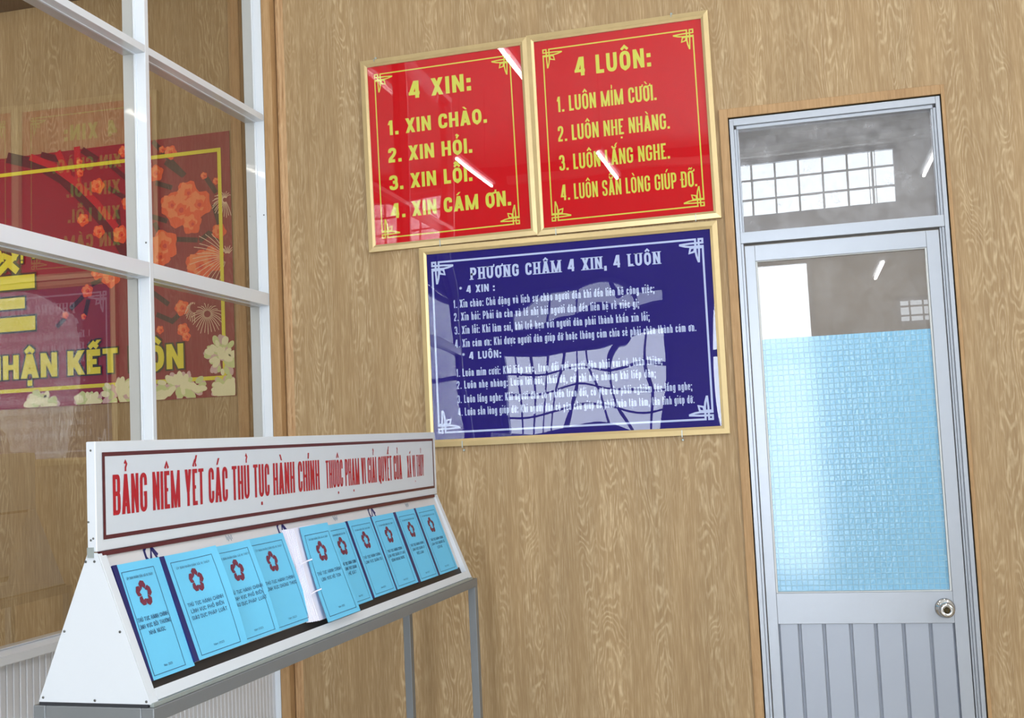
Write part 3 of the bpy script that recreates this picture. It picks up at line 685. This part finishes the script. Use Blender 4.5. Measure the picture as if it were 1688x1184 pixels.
blayer(strk([[(20, 262), (65, 272), (105, 296), (145, 334), (190, 388), (215, 430)]], .05)+strk([[(73, 257), (94, 262)], [(140, 250), (158, 262)]], .03)
       + strk([[(178, 268), (206, 292)], [(183, 312), (206, 326)], [(195, 350), (200, 400)], [(255, 236), (303, 287)], [(276, 270), (300, 288)], [(261, 303), (281, 309)], [(253, 358), (273, 364)], [(257, 371), (269, 396)], [(296, 395), (323, 396)], [(333, 395), (345, 385), (358, 392)], [(354, 341), (362, 369)], [(343, 297), (355, 315)], [(256, 485), (276, 500)], [(262, 520), (285, 530), (300, 515)], [(155, 468), (163, 464)], [(120, 507), (135, 492)], [(142, 516), (146, 498)], [(97, 537), (106, 527)]], .022), 'branch_print', DKP)
blayer(strk([[(55, 261), (88, 274), (128, 303), (160, 335), (190, 372)], [(98, 255), (112, 285)], [(128, 248), (130, 300)]], .032), 'ribbon_print', RDP)
FL = [(162, 307, 13), (132, 268, 6), (133, 286, 7), (138, 363, 11), (164, 382, 11), (200, 387, 15), (212, 335, 12), (298, 346, 30), (328, 337, 24), (310, 318, 20), (283, 338, 20), (317, 369, 18), (337, 290, 6), (357, 299, 6), (282, 252, 12), (268, 247, 6), (258, 286, 14), (271, 405, 26), (264, 423, 20), (362, 382, 13), (330, 439, 26), (350, 428, 22), (301, 508, 13), (265, 544, 7), (303, 544, 11), (308, 555, 8), (145, 480, 11), (162, 450, 12), (184, 458, 17), (109, 520, 6), (139, 522, 5), (198, 447, 14), (205, 250, 10)]
blayer([disc(u, v, r, 20, .13, i) for i, (u, v, r) in enumerate(FL)], 'blossom_print', OR1)
blayer([disc(u-r*.15, v-r*.15, r*.68, 20, .2, i+.4) for i, (u, v, r) in enumerate(FL)], 'blossom_print', OR2)
blayer([disc(u+r*.05, v, r*.36, 12, .2, i) for i, (u, v, r) in enumerate(FL)], 'blossom_print', OR1)
blayer([disc(u+2, v+1, max(2, r*.16), 8, .1, i) for i, (u, v, r) in enumerate(FL)], 'blossom_print', OR3)
rays = []
for (cu, cv, r0, r1, n_, a0, a1) in ((376, 423, 10, 62, 15, 120, 250), (376, 423, 6, 26, 7, 60, 120), (343, 518, 6, 26, 26, 0, 360), (322, 508, 8, 16, 14, 90, 270), (372, 330, 4, 22, 22, 60, 300)):
    for k in range(n_):
        a = R(a0+(a1-a0)*k/max(1, n_-1)); pts = []
        for q in range(5):
            rr = r0+(r1-r0)*q/4*(.8+.2*((k*7) % 5)/4); pts.append(B2(min(cu+rr*math.cos(a), 384), cv-rr*math.sin(a)+8*(q/4)**2))
        rays += ribbon(pts, .0028)
blayer(rays, 'spark_print', FWP)
blayer(rect_ring(-3.8, -.2315, 2.008, 3.030, .017), 'border_line', LIN)
PEO = [(69, 664, 34, 20), (148, 663, 26, 17), (197, 650, 34, 30), (366, 588, 33, 38), (300, 637, 52, 28), (372, 640, 26, 22), (250, 650, 30, 22)]
pet = [[], [], []]
for i, (u, v, ru, rv) in enumerate(PEO):
    pts = []
    for k in range(64):
        rr = math.sqrt(random.random()); a = random.random()*2*math.pi
        pts.append((u+ru*.72*rr*math.cos(a), v-rv*.75*rr*math.sin(a), 4.5+random.random()*4, a, rr))
    pts.sort(key=lambda q: -q[4])
    for k, (a, c2, r, an, rr) in enumerate(pts):
        x, z = B2(a, c2); s = r*.0026
        P_ = []
        for q in range(12):
            t = 2*math.pi*q/12; ex, ez = s*1.25*math.cos(t), s*.75*math.sin(t)
            th = an; P_.append((min(x+ex*math.cos(th)-ez*math.sin(th), -.191), max(1.936, z+ex*math.sin(th)+ez*math.cos(th))))
        pet[k % 3].append(P_)
for q, m_ in zip(pet, (PE3, PE2, PE1)): blayer(q, 'peony_print', m_)
def grow(polys, d):   # outline print behind letters
    out = []
    for p in polys:
        cx = sum(q[0] for q in p)/len(p); cz = sum(q[1] for q in p)/len(p)
        for ddx, ddz in ((-d, -d), (d, -d), (d, d), (-d, d)): out.append([(q[0]+ddx, q[1]+ddz) for q in p])
    return out
t1 = text_polys('NHẬN', -1.455, -1.072, 2.070, .110, tf=.27, gap=.14)+text_polys('KẾT', -1.018, -.762, 2.070, .110, tf=.27, gap=.14)+text_polys('HÔN', -.706, -.436, 2.068, .110, tf=.27, gap=.14)
t2 = text_polys('XÃ VỊ THỦY', -1.445, -1.01, 2.617, .052, tf=.26, gap=.2)
LE = text_polys('LỄ', -1.80, -1.183, 2.290, .257, tf=.25, gap=.2)
blayer(grow(t1, .007)+grow(t2, .006)+grow(LE, .009), 'letter_outline', OUTL)
blayer(t1+t2+LE, 'lettering', LIN)

# ================================================================== leaflet rack and its table
th = -0.0515676; tilt = .0082896
eu = Vector((-math.sin(th), math.cos(th), tilt)); ev = Vector((math.cos(th), math.sin(th), 0))
O = Vector((.73125515, -2.37007179, 1.48094482)); L = 1.9728
RM = Matrix((( eu.x, -ev.x, 0, O.x), (eu.y, -ev.y, 0, O.y), (eu.z, 0, 1, O.z), (0, 0, 0, 1)))
# local frame of rack geometry: x along the rack, -y towards the reader, z up, origin at the hinge line
rack = empty('leaflet_rack', (0, 0, 0), 'long white slanted display rack with red title strip, on a grey steel table', 'display rack', matrix=Matrix.Translation(O))
def RL(p):   # rack coordinates -> coordinates of the (unrotated) empty
    return (RM @ Vector(p)) - O
def rb(b):   # transform a mesh builder into the rack frame
    b.v = [tuple(RL(v)) for v in b.v]; return b
BF, BBk, DR = .1231, -.1509, .3096
HT, HH = .0231, .2304
# header board
rb(MB().box(0, L, 0, HT, .0, HH)).build('header_board', WHITE, rack, bevel=.002)
hd = rb(MB().box(.024, L-.024, -.0012, -.0002, .0235, HH-.0235)).build('header_face', PANEL, rack)
def rf(polys, name, m, parent, y):
    b = MB()
    for i, p in enumerate(face_front(polys)): b.poly([RL((q[0], y-(i % 12)*2.2e-5, q[1])) for q in p])
    return b.build(name, m, parent, fix=False)
rf(rect_ring(.0205, 1.9475, .0235, .207, .0088), 'header_border', MAROON, rack, -.0016)
HK = dict(tf=.26, gap=.20, tmax=.45)
rf(text_polys('BẢNG NIÊM YẾT CÁC THỦ TỤC HÀNH CHÍNH', .054, 1.018, .0715, .0865, **HK)
   + text_polys('THUỘC PHẠM VI GIẢI QUYẾT CỦA', 1.060, 1.640, .0715, .083, **HK) + text_polys('XÃ VỊ THỦY', 1.690, 1.846, .0735, .077, tf=.26, gap=.22, tmax=.40), 'header_lettering', TXTRED, rack, -.0019)
rb(MB().box(.014, L-.035, -.0035, .010, -.010, -.0005)).build('seam_strip', MAROON, rack)
for (v, z) in ((-.0109, .2118), (-.0193, .0625), (-.014, .0246), (-.008, .0283)):
    rb(MB().lathe([(.0024, 0), (.0024, .0008), (.0014, .0014)], 12, Matrix.Translation((0, -v, z)) @ Matrix.Rotation(R(-90), 4, 'Y'))).build('screw', SCREW, rack)
# triangular end panels
prof = [(-0.0, -.002), (HT, -.002), (-BBk, -DR), (-BF, -DR)]
for k, xx in enumerate((0, L-.003)):
    rb(MB().prism(prof, 'x', xx, xx+.003)).build('end_panel', WHITE, rack)
for (v, z) in ((-.0277, -.0197), (-.006, -.0195), (-.0837, -.1632), (.0529, -.1639), (-.1392, -.3004), (-.0111, -.3040), (.1128, -.3040)):
    rb(MB().lathe([(.0028, 0), (.0028, .001), (.0016, .0018)], 12, Matrix.Translation((0, -v, z)) @ Matrix.Rotation(R(-90), 4, 'Y'))).build('screw', SCREW, rack)
rb(MB().box(-.0022, -.0002, .0069, .0226, -.0118, .0096)).build('hinge_plate', ZINC, rack)
rb(MB().box(L+.0002, L+.0022, .0069, .0226, -.0118, .0096)).build('hinge_plate', ZINC, rack)
# slope frame: profile runs down the front slope; w = distance down, d = depth behind it
sl_len = math.hypot(BF, DR); dv_ = Vector((0, -BF/sl_len, -DR/sl_len)); nv_ = Vector((0, -DR/sl_len, BF/sl_len))
def SP(u, w, h=0):   # point on the slope, h above it
    return RL(Vector((u, 0, 0)) + dv_*w + nv_*h)
def sbox(b, u0, u1, w0, w1, h0, h1):
    return b.hull8([SP(u0, w1, h0), SP(u1, w1, h0), SP(u1, w0, h0), SP(u0, w0, h0), SP(u0, w1, h1), SP(u1, w1, h1), SP(u1, w0, h1), SP(u0, w0, h1)])
sbox(MB(), .0035, .027, .004, .3325, -.022, 0).build('side_stile', WHITE, rack, bevel=.001)
sbox(MB(), L-.027, L-.0035, .004, .3325, -.022, 0).build('side_stile', WHITE, rack, bevel=.001)
sbox(MB(), .0275, L-.0275, .305, .3295, -.018, 0).build('front_lip', WHITE, rack, bevel=.001)
rb(MB().box(.004, L-.004, -.1275, -.118, -.3160, -.3080)).build('base_channel', ZINC, rack)
rb(MB().box(.004, L-.004, -.1175, -BBk-.004, -DR+.0005, -DR+.004)).build('base_board', WHITE, rack)
# sloping back board, deeper at its foot, and the dark tray floor
def bd(w): return -.006-.012*(w/.33)
bb_ = MB(); u0, u1 = .0275, L-.0275
bb_.hull8([SP(u0, .281, bd(.3)-.004), SP(u1, .281, bd(.3)-.004), SP(u1, .001, bd(0)-.004), SP(u0, .001, bd(0)-.004), SP(u0, .281, bd(.3)), SP(u1, .281, bd(.3)), SP(u1, .001, bd(0)), SP(u0, .001, bd(0))])
bb_.build('back_board', BACKB, rack)
tr = MB(); sbox(tr, u0, u1, .2815, .3045, -.0215, -.0195); tr.build('tray_floor', BROWN, rack)
mk = []
for uu in (.187, .787, 1.380):     # printed navy chevrons peeping over the booklets
    for ch in ([(-.010, .001), (-.024, .013), (-.024, .030), (-.014, .040)], [(-.010, .040), (.002, .012), (.018, .040)], [(.000, .002), (.020, .028)]):
        mk += [[(uu+q[0], q[1]) for q in p] for p in ribbon(ch, .0075, cap=False)]
b = MB()
for p in mk: b.poly([SP(q[0], q[1], bd(q[1])+.0004) for q in p])
b.build('back_board_print', NAVY, rack, fix=False)
b = MB()
for uu in (.50, 1.10, 1.66):
    for k in range(5):
        a = uu+.006*k; w0 = .012+.004*(k % 2); b.poly([SP(a, w0, bd(w0)+.0004), SP(a+.002, w0, bd(w0)+.0004), SP(a+.003, w0+.012, bd(w0)+.0003), SP(a+.001, w0+.012, bd(w0)+.0003)])
b.build('back_board_smudge', INKG, rack, fix=False)

# ---- booklets
def booklet(u0, u1, spine, title, label, top=.037, bot=.288, curl=0.0, lift=0.0, shear=0.0, bl=(.016, .016), emb=.5, th_=.007, left_cut=0, txl=None, cx=None):
    """one thin booklet lying on the slope; curl lifts its free right edge; lift raises it whole"""
    bot -= .003
    c0 = SP((u0+u1)/2, bot, bd(bot)+.001)
    root = empty('booklet', tuple(O+Vector(c0)), label, 'booklet', group='light blue booklets on the slanted rack')
    off = Vector(c0)
    Wd = u1-u0
    def H(u, w):      # height of the cover above the slope plane
        s = max(0, (u-u0)/Wd); tt = (w-top)/(bot-top)
        return bd(w)+th_+lift*(.25+.75*tt)+curl*(max(0, s-.35)/.65)**2*(.25+.75*math.sin(math.pi*min(1, .25+.65*tt)))
    def PT(u, w, dh=0): return SP(u+shear*(w-top), w, H(u, w)+dh)-off
    N, Mq = 12, 8
    def sheet_grid(ua, ub, dh, name, m, thick=.0006):
        b = MB(); idx = {}
        for i in range(N+1):
            for j in range(Mq+1):
                u = ua+(ub-ua)*i/N; w_ = top+(bot-top)*j/Mq
                idx[i, j] = len(b.v); b.v.append(tuple(PT(u, w_, dh)))
        k = len(b.v); b.v += [tuple(Vector(v)-Vector(RL(nv_*thick))+Vector(RL((0, 0, 0)))) for v in b.v]
        for i in range(N):
            for j in range(Mq):
                q = (idx[i, j], idx[i, j+1], idx[i+1, j+1], idx[i+1, j]); b.f.append(q); b.f.append(tuple(a+k for a in q[::-1])); b.mi += [0, 0]
        rim = [idx[i, 0] for i in range(N+1)]+[idx[N, j] for j in range(1, Mq+1)]+[idx[i, Mq] for i in range(N-1, -1, -1)]+[idx[0, j] for j in range(Mq-1, 0, -1)]
        for a, c2 in zip(rim, rim[1:]+rim[:1]): b.f.append((a, c2, c2+k, a+k)); b.mi.append(0)
        return b.build(name, m, root, smooth=False)
    sheet_grid(u0, u1, 0, 'cover', CYAN)
    # inner pages and back cover: a block under the front cover
    b = MB(); pw = Wd-.006
    b.hull8([SP(u0+.001+shear*(w_-top), w_, bd(w_)+.0012)-off if False else SP(q+shear*(w_-top), w_, bd(w_)+h)-off for (q, w_, h) in
             ((u0+.002, bot-.001, .0012), (u0+pw, bot-.001, .0012), (u0+pw, top+.001, .0012), (u0+.002, top+.001, .0012),
              (u0+.002, bot-.001, th_-.0014), (u0+pw, bot-.001, th_-.0014), (u0+pw, top+.001, th_-.0014), (u0+.002, top+.001, th_-.0014))])
    b.build('pages', PAPER, root)
    if spine > 0:
        b = MB()
        for j in range(Mq):
            wa, wb = top+(bot-top)*j/Mq, top+(bot-top)*(j+1)/Mq
            b.poly([PT(u0-.0006, wa-.0004*(j == 0), .0005), PT(u0-.0006, wb, .0005), PT(u0+spine, wb, .0005), PT(u0+spine, wa-.0004*(j == 0), .0005)])
            b.poly([SP(u0-.0006+shear*(wa-top), wa, bd(wa)+.001)-off, SP(u0-.0006+shear*(wb-top), wb, bd(wb)+.001)-off, PT(u0-.0006, wb, .0005), PT(u0-.0006, wa, .0005)])
        b.build('spine_tape', NAVY, root, fix=False)
    # print on the cover, in (u, w) with w downwards
    xa, xb = u0+spine+bl[0], u1-bl[1]; mid = cx if cx else (xa+xb)/2; ww = xb-xa
    def pr(polys, name, m, dh=.0009):
        b = MB()
        for n_, p in enumerate(polys):
            a = sum(p[i][0]*p[(i+1) % len(p)][1]-p[(i+1) % len(p)][0]*p[i][1] for i in range(len(p)))
            p = p if a > 0 else p[::-1]
            b.poly([PT(q[0], bot-(q[1]), dh+(n_ % 12)*2.2e-5) for q in p])
        return b.build(name, m, root, fix=False)
    hgt = bot-top
    fr = []
    za, zb = .008, hgt-.018; t = .0012
    for k in range(10):   # border drawn in short pieces so that it follows the curled sheet
        a, c2 = xa+ww*k/10, xa+ww*(k+1)/10; fr += [((a, za), (c2, za), (c2, za+t), (a, za+t)), ((a, zb-t), (c2, zb-t), (c2, zb), (a, zb))]
        a, c2 = za+(zb-za)*k/10, za+(zb-za)*(k+1)/10; fr += [((xa, a), (xa+t, a), (xa+t, c2), (xa, c2)), ((xb-t, a), (xb, a), (xb, c2), (xb-t, c2))]
    pr(fr, 'printed_border', INK)
    def cut(polys): return [p for p in polys if min(q[0] for q in p) > u0+spine+left_cut]
    pr(cut(text_polys('ỦY BAN NHÂN DÂN XÃ VỊ THỦY', mid-ww*.40, mid+ww*.40, zb-.0185, .0058, tf=.13, gap=.25)), 'printed_heading', INKG)
    tx = []
    for k, (s, fr_) in enumerate(title):
        tx += text_polys(s, mid-ww*.5*fr_, mid+ww*.5*fr_, hgt*.49-.0005-k*.0155, .0088, tf=.135, gap=.28, serif=True)
    pr(cut(tx), 'printed_title', INK)
    pr(text_polys('Năm 2023', mid-ww*.13, mid+ww*.13, .020, .0052, tf=.12, gap=.25), 'printed_year', INKG)
    em = []; ex, ez, er = mid-.004, hgt*.715, .0265
    for k in range(5):
        base_ = R(90+72*k); pl = []
        for (a, r) in ((-34, .44), (-38, .84), (-20, 1.10), (4, 1.12), (25, .96), (33, .64), (30, .40), (2, .60), (-12, .52)):
            pl.append((ex+er*.92*r*math.cos(base_+R(a)), ez+er*r*math.sin(base_+R(a))))
        c = (sum(q[0] for q in pl)/9, sum(q[1] for q in pl)/9)
        for i in range(9): em.append([c, pl[i], pl[(i+1) % 9]])
    pr(em, 'printed_emblem', EMB)
    return root
T1 = 'THỦ TỤC HÀNH CHÍNH'
booklet(.032, .200, .015, [(T1, .94), ('LĨNH VỰC BỒI THƯỜNG', 1.0), ('NHÀ NƯỚC', .5)], 'light blue booklet at the end of the row nearest the riveted triangular end panel', top=.035, bot=.292, bl=(.006, .032))
booklet(.199, .414, .0165, [(T1, .86), ('LĨNH VỰC PHỔ BIẾN', .80), ('GIÁO DỤC PHÁP LUẬT', .86)], 'wide light blue booklet with broad navy spine and a cover curling over its neighbour', top=.036, bot=.285, curl=.014, lift=.004, bl=(.014, .026))
booklet(.402, .575, .0, [(T1, .9), ('LĨNH VỰC PHỔ BIẾN', .84), ('GIÁO DỤC PHÁP LUẬT', .92)], 'light blue booklet partly covered by the curling cover of the wide one', top=.037, bot=.284, curl=.012, lift=.003, bl=(.0, .018), cx=.492, th_=.006)
booklet(.569, .767, .0, [(T1, .86), ('LĨNH VỰC CHỨNG THỰC', .90)], 'light blue booklet lying beside the loose bundle of white pages', top=.034, bot=.284, curl=.003, bl=(.012, .018), cx=.672, th_=.005)
booklet(1.000, 1.155, .004, [(T1, .9), ('LĨNH VỰC QUAN', .74), ('HỆ ĐẤT', .5)], 'light blue booklet half hidden behind the tied bundle with the raised cover', top=.038, bot=.289, bl=(.030, .016), cx=1.085)
booklet(1.156, 1.336, .014, [(T1, .9), ('LĨNH VỰC QUÂN SỰ', .90)], 'light blue booklet with a thin navy spine, next after the half hidden one', top=.037, bot=.286, bl=(.014, .016))
booklet(1.337, 1.521, .008, [(T1, .84), ('LĨNH VỰC QUẢN LÝ LAO', .95), ('ĐỘNG NGOÀI NƯỚC', .75)], 'light blue booklet with the thinnest navy spine and three title lines', top=.038, bot=.286, bl=(.016, .020))
booklet(1.522, 1.705, .020, [(T1, .86), ('LĨNH VỰC QUẢN LÝ', .80), ('VIỆC LÀM', .45)], 'light blue booklet with a broad navy spine, second from the wall end of the rack', top=.038, bot=.288, bl=(.012, .016))
booklet(1.706, 1.902, .014, [(T1, .80), ('LĨNH VỰC NGƯỜI CÓ', .84), ('CÔNG', .3)], 'light blue booklet at the wall end of the rack', top=.038, bot=.288, bl=(.014, .018))
# the tied bundle: fanned white pages whose cover has been turned to the side
bun = empty('paper_bundle', tuple(O+Vector(SP(.80, .288, bd(.288)+.001))), 'thick tied bundle of white pages fanned open under a light blue cover', 'document', )
bo = Vector(SP(.80, .288, bd(.288)+.001))
for k in range(7):
    a0 = .768+.004*k; hh = .0035+.0028*k; b = MB(); N = 10
    ul = lambda w_: a0+.010*math.sin((w_-.03)*14+k*.3)-.12*(w_-.03)*(1-k*.09)+.006
    rows = []
    for j in range(N+1):
        w_ = .026+.004*k*.3+(.284-.026)*j/N
        rows.append((ul(w_), w_))
    for j in range(N):
        (ua, wa), (ub, wb) = rows[j], rows[j+1]
        ra, rb_ = .960-.20*(wa-.03), .960-.20*(wb-.03)
        b.hull8([SP(ub, wb, bd(wb)+hh-.0024)-bo, SP(rb_, wb, bd(wb)+hh-.0024)-bo, SP(ra, wa, bd(wa)+hh-.0024)-bo, SP(ua, wa, bd(wa)+hh-.0024)-bo,
                 SP(ub, wb, bd(wb)+hh)-bo, SP(rb_, wb, bd(wb)+hh)-bo, SP(ra, wa, bd(wa)+hh)-bo, SP(ua, wa, bd(wa)+hh)-bo])
    b.build('page_sheaf', PAPER, bun)
CH0 = .036
def cov(u, w_, dh=0):   # turned cover: quadrilateral, raised above the pages
    # u 0..1 across, w_ 0..1 down
    U0, U1 = .828-.043*w_, .998-.009*w_
    W0, W1 = .034, .305
    h = .021-.004*math.sin(math.pi*w_)*(1-u)
    return SP(U0+(U1-U0)*u, W0+(W1-W0)*w_, h+dh)-bo
b = MB(); Nn = 14
for i in range(8):
    for j in range(Nn):
        q = [cov(i/8, j/Nn), cov(i/8, (j+1)/Nn), cov((i+1)/8, (j+1)/Nn), cov((i+1)/8, j/Nn)]
        b.poly(q); b.poly([cov(i/8, j/Nn, -.0008), cov((i+1)/8, j/Nn, -.0008), cov((i+1)/8, (j+1)/Nn, -.0008), cov(i/8, (j+1)/Nn, -.0008)])
b.build('cover', CYAN, bun, fix=False)
def cprint(polys, name, m):
    b = MB()
    for n_, p in enumerate(polys):
        a = sum(p[i][0]*p[(i+1) % len(p)][1]-p[(i+1) % len(p)][0]*p[i][1] for i in range(len(p)))
        p = p if a > 0 else p[::-1]
        b.poly([cov(q[0]/.186, 1-q[1]/.262, .0006+(n_ % 12)*2.2e-5) for q in p])
    return b.build(name, m, bun, fix=False)
fr = []
for k in range(12):
    xa, xb, za, zb, t = .016, .170, .012, .238, .0014
    a, c2 = xa+(xb-xa)*k/12, xa+(xb-xa)*(k+1)/12; fr += [((a, za), (c2, za), (c2, za+t), (a, za+t)), ((a, zb-t), (c2, zb-t), (c2, zb), (a, zb))]
    a, c2 = za+(zb-za)*k/12, za+(zb-za)*(k+1)/12; fr += [((xa, a), (xa+t, a), (xa+t, c2), (xa, c2)), ((xb-t, a), (xb, a), (xb, c2), (xb-t, c2))]
cprint(fr, 'printed_border', INK)
cprint(text_polys('ỦY BAN NHÂN DÂN XÃ VỊ THỦY', .035, .155, .221, .006, tf=.13, gap=.25), 'printed_heading', INKG)
cprint(text_polys(T1, .026, .164, .124, .0092, tf=.135, gap=.28, serif=True)+text_polys('LĨNH VỰC HỘ TỊCH', .038, .150, .107, .0092, tf=.135, gap=.28, serif=True), 'printed_title', INK)
cprint(text_polys('Năm 2023', .078, .112, .026, .0055, tf=.12, gap=.25), 'printed_year', INKG)
em = []
for k in range(5):
    base_ = R(90+72*k)
    pl = [(.090+.027*r*math.cos(base_+R(a)), .186+.027*r*math.sin(base_+R(a))) for (a, r) in ((-34, .44), (-38, .84), (-20, 1.10), (4, 1.12), (25, .96), (33, .64), (30, .40), (2, .60), (-12, .52))]
    c = (sum(q[0] for q in pl)/9, sum(q[1] for q in pl)/9)
    for i in range(9): em.append([c, pl[i], pl[(i+1) % 9]])
cprint(em, 'printed_emblem', EMB)
for w_ in (.130, .215):     # white tie strings
    b = MB(); pts = [(.775-.10*(w_-.03), w_+.004, .030), (.800-.10*(w_-.03), w_, .036), (.832-.14*(w_-.03), w_-.001, .044)]
    for (a, c2) in zip(pts, pts[1:]):
        b.hull8([SP(a[0], a[1]+.0018, a[2]-.020)-bo, SP(c2[0], c2[1]+.0018, c2[2]-.020)-bo, SP(c2[0], c2[1]-.0018, c2[2]-.020)-bo, SP(a[0], a[1]-.0018, a[2]-.020)-bo,
                 SP(a[0], a[1]+.0018, a[2]-.0165)-bo, SP(c2[0], c2[1]+.0018, c2[2]-.0165)-bo, SP(c2[0], c2[1]-.0018, c2[2]-.0165)-bo, SP(a[0], a[1]-.0018, a[2]-.0165)-bo])
    b.build('tie_string', PAPER, bun)

# ---- steel table under the rack
tab_o = Vector((O.x, O.y, 0)); tab = empty('steel_table', tab_o, 'grey square tube steel table carrying the white display rack', 'table')
TF, TB, ZT, ML, MR = .131, -.1635, -.3168, -.002, 2.012; s = .030
def tb(b): b.v = [tuple(Vector(RL(v))+Vector((0, 0, O.z))) for v in b.v]; return b
tb(MB().box(ML, MR, -TF, -TF+s, ZT-s, ZT)).build('front_rail', STEEL, tab, bevel=.002)
tb(MB().box(ML, MR, -TB-s, -TB, ZT-s, ZT)).build('back_rail', STEEL, tab, bevel=.002)
for xx in (ML, MR-s): tb(MB().box(xx, xx+s, -TF+s, -TB-s, ZT-s, ZT)).build('side_rail', STEEL, tab, bevel=.002)
tb(MB().box(.0, 1.985, -.116, .150, ZT+.0005, -DR-.0003)).build('rubber_pad', RUBBER, tab)
for xx in (ML, MR-s):
    for yy in (-TF, -TB-s):
        top_ = RL((xx, yy, ZT-s)); b = MB()
        q = [RL((xx+a, yy+c2, ZT-s)) for a, c2 in ((0, 0), (s*.95, 0), (s*.95, s*.95), (0, s*.95))]
        b.hull8([(p.x, p.y, 0) for p in q]+[(p.x, p.y, p.z+O.z) for p in q]); b.build('leg', STEEL, tab, bevel=.002)
for xx in (ML+.002, MR-s+.002):
    q = [RL((xx+a, yy, 0)) for a in (0, .024) for yy in (-TF+s, -TB-s)]
    b = MB().hull8([(q[0].x, q[0].y, .16), (q[2].x, q[2].y, .16), (q[3].x, q[3].y, .16), (q[1].x, q[1].y, .16), (q[0].x, q[0].y, .185), (q[2].x, q[2].y, .185), (q[3].x, q[3].y, .185), (q[1].x, q[1].y, .185)])
    b.build('lower_brace', STEEL, tab)

# ================================================================== ceiling lamps (hung tubes)
def lamp(x, y, z, n):
    root = empty('tube_lamp', (x, y, z), 'suspended fluorescent tube lamp behind the viewer, below the hall ceiling', 'lamp', 'fluorescent tube lamps of the hall')
    b = MB().box(-.035, .035, -.62, .62, .02, .055); b.build('lamp_body', WHITE, root)
    T = Matrix.Translation((0, .60, 0)) @ Matrix.Rotation(R(90), 4, 'X'); MB().lathe([(.015, 0), (.015, 1.2)], 12, T).build('tube', TUBE, root)
    b = MB()
    for yy in (-.45, .45): b.box(-.003, .003, yy-.003, yy+.003, .055, ZC-z)
    b.build('suspension_rod', GREYALU, root)
for i, (x, y) in enumerate([(.44, -2.75), (-.58, -5.45), (.60, -5.75), (3.52, -7.0), (2.9, -4.2), (2.9, -1.6), (-2.4, -5.2), (4.6, -2.9)]):
    lamp(x, y, 4.2, i)
lamp(3.03, -7.7, 3.28, 9)
